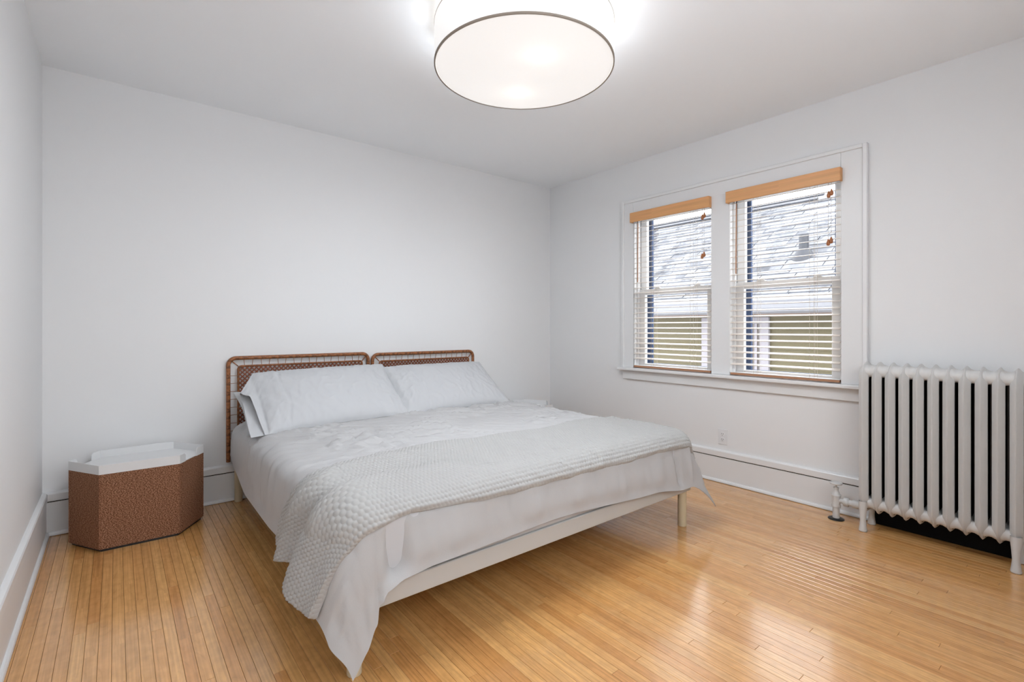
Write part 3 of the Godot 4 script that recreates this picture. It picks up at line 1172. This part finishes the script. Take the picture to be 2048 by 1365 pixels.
# a pillow: rectangle la x lb lying on the plane of A (long side) and B (short side), thick along C
func pillow(o: Vector3, A: Vector3, B: Vector3, la: float, lb: float, th: float, seed_: float, open_end: bool, label: String) -> void:
	var C := B.cross(A).normalized()
	if C.y < 0:
		C = -C
	var nu := 110
	var nv := 64
	var pt := PackedVector3Array()
	var pb := PackedVector3Array()
	for j in nv:
		var bb := 2.0 * j / (nv - 1) - 1.0
		for i in nu:
			var a := 2.0 * i / (nu - 1) - 1.0
			var aa := a
			if open_end:     # the empty end of the pillowcase on the left
				aa = (a + 0.16) / 0.84 if a < 0.0 else a
				aa = lerpf(-0.16 / 0.84 * 0.0, aa, 1.0)
				if a < 0.0:
					aa = a / 0.84
			var ca := clampf(absf(aa), 0.0, 1.0)
			var full := pow(maxf(1.0 - pow(ca, 3.2), 0.0), 0.62) * pow(maxf(1.0 - pow(absf(bb), 2.6), 0.0), 0.60)
			var t := th * full
			var wr := 0.0
			var endish := sm01(0.45, 0.95, absf(a)) 
			wr += noise.get_noise_2d(a * 5.0 + seed_, bb * 1.6) * (0.0022 + 0.011 * endish)
			wr += noise.get_noise_2d(a * 11.0 + seed_ * 3.0, bb * 3.0 + a * 4.0) * (0.0010 + 0.004 * endish)
			wr += pow(1.0 - absf(noise2.get_noise_2d(a * 3.4 + seed_, (bb + a * 0.5) * 1.4)), 6.0) * 0.0055
			wr *= 0.35 + 0.65 * minf(1.0, full * 2.0)
			# hem seam of the pillowcase
			wr -= 0.006 * exp(-pow((a + 0.56 + 0.02 * sin(bb * 5.0)) / 0.014, 2.0))
			# sides drawn in between the corners
			var xa := a * la / 2.0 * (1.0 - 0.045 * (1.0 - bb * bb) * (0.3 if open_end and a < 0.0 else 1.0))
			var xb := bb * lb / 2.0 * (1.0 - 0.05 * (1.0 - a * a))
			var mouth := 0.0
			var lift := 0.0
			if open_end and a < -0.80:
				var k := (-0.80 - a) / 0.20
				mouth = k * 0.035 * (1.0 - pow(absf(bb), 3.0))
				if bb > 0.0:
					xb -= k * 0.19 * bb
				wr += k * 0.010 * sin(bb * 5.0 + seed_)
				lift = k * 0.07 * pow((1.0 - bb) / 2.0, 1.3)
			var q := o + A * xa + B * xb
			pt.append(q + A * lift + C * (t + wr + mouth + 0.0012))
			pb.append(q - C * (t * 0.55 - wr * 0.5 + mouth * 0.5 + 0.0012))
	var b := MB.new()
	b.grid(pt, nv, nu, false, false, C)
	b.grid(pb, nv, nu, false, false, -C)
	# seam round three sides (and the fourth when the case is closed)
	var loop := []
	for i in nu:
		loop.append(i)
	for j in range(1, nv):
		loop.append(j * nu + nu - 1)
	for i in range(nu - 2, -1, -1):
		loop.append((nv - 1) * nu + i)
	if not open_end:
		for j in range(nv - 2, -1, -1):
			loop.append(j * nu)
	var rp := PackedVector3Array()
	for k in loop:
		rp.append(pt[k])
	for k in loop:
		rp.append(pb[k])
	b.grid(rp, 2, loop.size(), false, false, C)
	var p := part("pillow", b, M.pillow, self)
	tag(p, label, "pillow", "white pillows at the head of the bed")

func pillows() -> void:
	var lean := Vector3(0, 0.56, -0.83).normalized()
	var flat := Vector3(0, 0.45, -0.89).normalized()
	pillow(Vector3(1.35, 0.634, 0.345), Vector3(1, 0.01, -0.03).normalized(), flat, 0.95, 0.46, 0.07, 3.0, false, "white pillow underneath the left pillow, its left corner peeking out beside the rattan")
	pillow(Vector3(1.365, 0.710, 0.46), Vector3(1, 0.012, -0.07).normalized(), lean, 1.0, 0.56, 0.085, 8.0, true, "left white pillow on top, with the open end of its case showing")
	pillow(Vector3(2.28, 0.70, 0.43), Vector3(1, 0.0, -0.02).normalized(), lean, 0.94, 0.54, 0.085, 29.0, false, "right white pillow leaning on the right rattan headboard")

# ------------------------------------------------------------------ rattan headboards
func headboards() -> void:
	headboard(0.870, 1.825, 0.945, "left rattan headboard, showing its side post above the felt bedside box")
	headboard(1.861, 2.812, 0.935, "right rattan headboard, mostly hidden by the right pillow")

func rounded(x0: float, x1: float, y0: float, y1: float, z: float, r: float, step: float) -> PackedVector3Array:
	var p := PackedVector3Array()
	var cs := [[x0 + r, y1 - r, PI], [x1 - r, y1 - r, PI / 2.0]]
	var raw := [Vector3(x0, y0, z)]
	for c in cs:
		for k in 7:
			var a: float = c[2] - PI / 2.0 * k / 6.0
			raw.append(Vector3(c[0] + cos(a) * r, c[1] + sin(a) * r, z))
	raw.append(Vector3(x1, y0, z))
	for k in raw.size() - 1:
		var n := maxi(1, int((raw[k + 1] - raw[k]).length() / step))
		for i in n:
			p.append(raw[k].lerp(raw[k + 1], float(i) / n))
	p.append(raw[-1])
	return p

func headboard(x0: float, x1: float, y1: float, label: String) -> void:
	var z := 0.010
	var y0 := 0.262
	var o := base("rattan_headboard", Vector3((x0 + x1) / 2.0, y0, z))
	tag(o, label, "headboard", "pair of rattan headboards on the back wall")
	var b := MB.new()
	var path := rounded(x0, x1, y0, y1, z, 0.045, 0.003)
	var rad := []
	for k in path.size():
		rad.append(0.0135 if k % 2 else 0.0122)
	b.tube(path, rad, 9)
	part("frame", b, M.rattan, o)
	var ix0 := x0 + 0.058
	var ix1 := x1 - 0.048
	var iy1 := y1 - 0.055
	var iy0 := y0 + 0.05
	b = MB.new()
	path = rounded(ix0, ix1, iy0, iy1, z, 0.02, 0.004)
	rad = []
	for k in path.size():
		rad.append(0.0075 if k % 2 else 0.0066)
	b.tube(path, rad, 8)
	b.tube(PackedVector3Array([Vector3(ix0, iy0, z), Vector3(ix1, iy0, z)]), 0.007, 8)
	part("inner_frame", b, M.rattan, o)
	# crossed cane strips
	b = MB.new()
	var w := ix1 - ix0
	var h := iy1 - iy0
	for s in 2:
		var c := -h + 0.01
		while c < w:
			# strip along (1, 1) from the bottom, mirrored for s = 1
			var a := Vector2(maxf(c, 0.0), maxf(-c, 0.0))
			var l := minf(w - a.x, h - a.y)
			if l > 0.015:
				var e := a + Vector2(l, l)
				var pa := Vector3(ix0 + a.x, iy0 + a.y, 0)
				var pe := Vector3(ix0 + e.x, iy0 + e.y, 0)
				if s:
					pa.x = ix0 + ix1 - pa.x
					pe.x = ix0 + ix1 - pe.x
				var d := (pe - pa).normalized()
				var sd := Vector3(-d.y, d.x, 0) * 0.0040
				var zz := z + (0.0022 if s else -0.0022)
				b.prism([[-1, -0.0014], [1, -0.0014], [0.7, 0.0016], [-0.7, 0.0016]], pa + Vector3(0, 0, zz), sd, Vector3(0, 0, 1), pe - pa)
			c += 0.0285
	var lt := part("lattice", b, M.lattice, o)
	lt.set_meta("kind", "stuff")
	# cane loops between the two frames
	var x := ix0 + 0.03
	while x < ix1 - 0.05:
		b = MB.new()
		b.tube(PackedVector3Array([Vector3(x, y1, z + 0.012), Vector3(x + 0.006, iy1 + 0.006, z + 0.006), Vector3(x + 0.012, iy1 + 0.001, z + 0.008), Vector3(x + 0.046, iy1 + 0.001, z + 0.008), Vector3(x + 0.052, iy1 + 0.006, z + 0.006), Vector3(x + 0.057, y1, z + 0.012)]), 0.0019, 6)
		part("cane_loop", b, M.cane, o)
		x += 0.105
	for s in 2:
		var y := iy0 + 0.05
		while y < iy1 - 0.06:
			var xo := x0 if s == 0 else x1
			var xi := ix0 if s == 0 else ix1
			b = MB.new()
			b.tube(PackedVector3Array([Vector3(xo, y, z + 0.013), Vector3(xi, y + 0.002, z + 0.008), Vector3(xi, y + 0.05, z + 0.008), Vector3(xo, y + 0.053, z + 0.013)]), 0.0019, 6)
			part("cane_loop", b, M.cane, o)
			y += 0.104
	for q in [[x0 + 0.012, ix0], [x1 - 0.012, ix1]]:
		b = MB.new()
		b.tube(PackedVector3Array([Vector3(q[0], y1 - 0.012, z), Vector3(q[1], iy1, z)]), 0.004, 6)
		part("corner_brace", b, M.rattan, o)

# ------------------------------------------------------------------ bedside boxes
func nightstand(dx: float, mirrored: bool, label: String) -> void:
	var P := [Vector2(0.102, 0.215), Vector2(0.228, 0.430), Vector2(0.569, 0.437), Vector2(0.702, 0.235), Vector2(0.572, 0.025), Vector2(0.225, 0.022)]
	if mirrored:
		var Q := []
		for k in [3, 2, 1, 0, 5, 4]:
			Q.append(Vector2(0.804 - P[k].x, P[k].y))
		P = Q
	for k in 6:
		P[k].x += dx
	var mid := Vector2(0.4 + dx, 0.23)
	var o := base("bedside_box", Vector3(mid.x, 0, mid.y))
	tag(o, label, "nightstand", "pair of bedside boxes with trays")
	var b := MB.new()
	ring_wall(b, P, mid, 0.012, 0.0, 0.014, true)
	part("base", b, M.black, o)
	b = MB.new()
	for k in 6:
		var k2 := (k + 1) % 6
		var a: Vector2 = P[k]
		var c: Vector2 = P[k2]
		var d := (c - a).normalized()
		b.poly([Vector3(a.x, 0.014, a.y), Vector3(c.x, 0.014, c.y), Vector3(c.x, 0.397, c.y), Vector3(a.x, 0.397, a.y)], Vector3((a + c).x / 2.0 - mid.x, 0, (a + c).y / 2.0 - mid.y))
		# seam at each corner
		b.tube(PackedVector3Array([Vector3(a.x, 0.015, a.y), Vector3(a.x, 0.396, a.y)]), 0.0022, 6)
	var top := []
	for p in P:
		top.append(Vector3(p.x, 0.397, p.y))
	b.poly(top, Vector3.UP)
	part("felt_body", b, M.felt, o)
	# tray: floor, then upstands with a handle gap on two opposite sides
	b = MB.new()
	ring_wall(b, P, mid, 0.0, 0.3975, 0.402, true)
	for k in 6:
		var k2 := (k + 1) % 6
		var a: Vector2 = P[k]
		var c: Vector2 = P[k2]
		var spans := [[0.0, 1.0]]
		var cut := (k == 5 or k == 2)
		if cut:
			spans = [[0.0, 0.30], [0.76, 1.0]] if k == 5 else [[0.0, 0.22], [0.68, 1.0]]
			if mirrored:
				spans = [[0.0, 0.24], [0.70, 1.0]]
		for s in spans:
			var p := a.lerp(c, s[0])
			var q := a.lerp(c, s[1])
			var n2 := Vector2((c - a).y, -(c - a).x).normalized()
			if n2.dot((a + c) / 2.0 - mid) < 0:
				n2 = -n2
			var nn := Vector3(n2.x, 0, n2.y)
			var l := (q - p).length()
			var dd := Vector3((q - p).x, 0, (q - p).y).normalized()
			var r0 := 0.02 if s[0] > 0.0 else 0.0
			var r1 := 0.02 if s[1] < 1.0 else 0.0
			var H := 0.443
			var Y := 0.3965
			var outl := [[0.0, Y]]
			outl.append([l, Y])
			if r1 > 0.0:
				outl.append([l, H - 0.012])
				outl.append([l - 0.012, H])
			else:
				outl.append([l, H])
			if r0 > 0.0:
				outl.append([0.012, H])
				outl.append([0.0, H - 0.012])
			else:
				outl.append([0.0, H])
			b.prism(outl, Vector3(p.x, 0, p.y) + nn * 0.0025, dd, Vector3.UP, -nn * 0.004)
	part("tray", b, M.metal_white, o)

func ring_wall(b: MB, P: Array, mid: Vector2, inset: float, y0: float, y1: float, _caps: bool) -> void:
	var f := []
	for p in P:
		var q: Vector2 = p + (mid - p).normalized() * inset
		f.append([q.x, q.y])
	b.prism(f, Vector3(0, y0, 0), Vector3(1, 0, 0), Vector3(0, 0, 1), Vector3(0, y1 - y0, 0))

# ------------------------------------------------------------------ radiator
func radiator() -> void:
	var o := base("radiator", Vector3(3.65, 0, 3.09))
	tag(o, "white painted cast iron column radiator below the right end of the window", "radiator")
	var pitch := 0.0605
	var z0 := 2.785
	var ym := MB.new()
	# one section: a blunt ridge swept round a tall stadium, open in the middle
	rad_loop(ym)
	var sec := ym.mesh()
	var hubs := []
	for y in [0.900, 0.160]:
		var web := MB.new()
		rad_hub(web, pitch, y)
		hubs.append(web.mesh())
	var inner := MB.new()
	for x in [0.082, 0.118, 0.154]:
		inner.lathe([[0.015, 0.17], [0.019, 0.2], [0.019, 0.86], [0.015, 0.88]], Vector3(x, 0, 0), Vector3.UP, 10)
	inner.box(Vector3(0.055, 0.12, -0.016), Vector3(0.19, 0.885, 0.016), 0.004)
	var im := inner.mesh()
	var legm := []
	for fx in 2:
		var L := MB.new()
		var x := 0.022 if fx == 0 else 0.178
		L.lathe([[0.0, 0.0], [0.019, 0.0], [0.0205, 0.006], [0.017, 0.03], [0.014, 0.06], [0.0165, 0.10], [0.021, 0.15], [0.02, 0.17]], Vector3(x, 0, 0), Vector3.UP, 14)
		legm.append(L.mesh())
	for i in 11:
		var at := Vector3(3.55, 0, z0 + i * pitch)
		var s := part_mesh("section", sec, M.rad, o)
		s.position += at
		if i < 10:
			for wm in hubs:
				part_mesh("hub", wm, M.rad, s, true)
		part_mesh("inner_column", im, M.iron, s, true)
		if i == 0 or i == 10:
			for m in legm:
				part_mesh("leg", m, M.rad, s, true)
	# added black plate standing in for the deep shade behind and under the radiator
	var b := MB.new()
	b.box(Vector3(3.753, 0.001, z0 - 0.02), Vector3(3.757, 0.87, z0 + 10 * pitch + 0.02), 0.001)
	part("shade_plate", b, M.iron, o)
	# end plug with air vent on the near end
	b = MB.new()
	b.lathe([[0.026, 0.0], [0.026, 0.012], [0.018, 0.016], [0.012, 0.03], [0.0, 0.03]], Vector3(3.65, 0.83, z0 + 10 * pitch + 0.022), Vector3(0, 0, 1), 8)
	part("end_plug", b, M.rad, o)
	# valve
	var V := Vector3(3.655, 0, 2.626)
	b = MB.new()
	b.lathe([[0.0135, 0.0], [0.0185, 0.006], [0.0185, 0.072], [0.024, 0.074], [0.024, 0.086], [0.021, 0.090], [0.023, 0.10], [0.023, 0.138], [0.026, 0.140], [0.026, 0.148], [0.019, 0.152], [0.016, 0.164], [0.012, 0.168], [0.012, 0.182], [0.0145, 0.183], [0.0145, 0.190], [0.005, 0.193], [0.005, 0.212], [0.0, 0.212]], V, Vector3.UP, 20)
	b.lathe([[0.014, 0.0], [0.016, 0.028], [0.027, 0.030], [0.027, 0.052], [0.018, 0.054], [0.018, 0.072], [0.024, 0.074], [0.024, 0.1], [0.018, 0.12]], V + Vector3(0, 0.115, 0.012), Vector3(0, 0, 1), 8)
	var vl := part("valve", b, M.rad, o)
	b = MB.new()
	var q := PackedVector3Array()
	for k in 24:
		var a := TAU * k / 24.0
		q.append(V + Vector3(cos(a) * 0.028, 0.215, sin(a) * 0.028))
	b.tube(q, 0.0062, 8, true)
	b.lathe([[0.0, 0.224], [0.012, 0.222], [0.024, 0.217], [0.024, 0.212], [0.012, 0.210], [0.0, 0.209]], V, Vector3.UP, 20)
	part("handwheel", b, M.rad, vl)
	b = MB.new()
	b.lathe([[0.019, 0.009], [0.026, 0.009], [0.041, 0.005], [0.043, 0.0005]], V, Vector3.UP, 24)
	part("escutcheon", b, M.black, vl)

# cross-section: ridge in front, shoulders, narrower back; (along the outward normal, across)
func rad_loop(b: MB) -> void:
	var cs := [[0.0, 0.0], [-0.003, 0.0034], [-0.0160, 0.0132], [-0.030, 0.0225], [-0.038, 0.0235], [-0.046, 0.020], [-0.054, 0.008], [-0.054, -0.008], [-0.046, -0.020], [-0.038, -0.0235], [-0.030, -0.0225], [-0.0160, -0.0132], [-0.003, -0.0034]]
	var R := 0.10
	var path := []     # [x, y, nx, ny]
	for k in 2:
		pass
	var ya := 0.205
	var yb := 0.855
	for k in 13:       # over the top, front to back
		var a := PI - PI * k / 12.0
		path.append([R + cos(a) * R, yb + sin(a) * R, cos(a), sin(a)])
	path.append([2.0 * R, (ya + yb) / 2.0, 1.0, 0.0])
	for k in 13:
		var a := -PI * k / 12.0
		path.append([R + cos(a) * R, ya + sin(a) * R * 1.08, cos(a), sin(a)])
	path.append([0.0, (ya + yb) / 2.0, -1.0, 0.0])
	var pts := PackedVector3Array()
	for p in path:
		for c in cs:
			pts.append(Vector3(p[0] + p[2] * c[0], p[1] + p[3] * c[0], c[1]))
	# flat facets: every strip on its own so that the ridge stays crisp
	var n := cs.size()
	for k in n:
		var k2 := (k + 1) % n
		var st := PackedVector3Array()
		for i in path.size():
			st.append(pts[i * n + k])
			st.append(pts[i * n + k2])
		var d := Vector3.ZERO
		var sub := MB.new()
		sub.grid(st, path.size(), 2, true, false, Vector3(0, 0, signf(cs[k][1] + cs[k2][1])) if absf(cs[k][1] + cs[k2][1]) > 0.001 else Vector3.ZERO)
		var base_i := b.V.size()
		b.V.append_array(sub.V)
		b.N.append_array(sub.N)
		b.U.append_array(sub.U)
		for t in sub.I:
			b.I.append(base_i + t)

func rad_hub(b: MB, pitch: float, y: float) -> void:
	# headers at top and bottom: a wide waisted nipple to the next section, its ends swelling into the section
	var pts := PackedVector3Array()
	for q in [[0.030, -0.5], [0.038, -0.36], [0.0335, -0.2], [0.0305, -0.08], [0.0305, 0.08], [0.0335, 0.2], [0.038, 0.36], [0.030, 0.5]]:
		for k in 28:
			var a := TAU * k / 28.0
			var w: float = q[0]
			pts.append(Vector3(0.1 + signf(cos(a)) * 0.042 * minf(1.0, absf(cos(a)) * 4.0) + cos(a) * w * 0.9, y + sin(a) * w, pitch / 2.0 + q[1] * pitch))
	b.grid(pts, 8, 28, false, true)

# ------------------------------------------------------------------ wall outlet
func outlet() -> void:
	var c := Vector3(RX, 0.337, 1.846)
	var o := base("wall_outlet", c)
	tag(o, "white duplex power outlet on the window wall above the baseboard", "outlet")
	var b := MB.new()
	b.box(c + Vector3(-0.006, -0.057, -0.036), c + Vector3(0.0, 0.057, 0.036), 0.0025)
	part("plate", b, M.plate, o)
	for y in [-0.02, 0.02]:
		b = MB.new()
		b.lathe([[0.0, 0.0085], [0.0155, 0.0085], [0.0165, 0.0075], [0.0165, 0.0]], c + Vector3(0, y, 0), Vector3(-1, 0, 0), 20)
		var r := part("socket", b, M.plate, o)
		b = MB.new()
		for z in [-0.006, 0.006]:
			b.box(c + Vector3(-0.0092, y - 0.001, z - 0.0012), c + Vector3(-0.0083, y + 0.008, z + 0.0012))
		b.lathe([[0.0, 0.0092], [0.0024, 0.0092], [0.0024, 0.008]], c + Vector3(0, y - 0.008, 0), Vector3(-1, 0, 0), 10)
		part("slot", b, M.black, r)
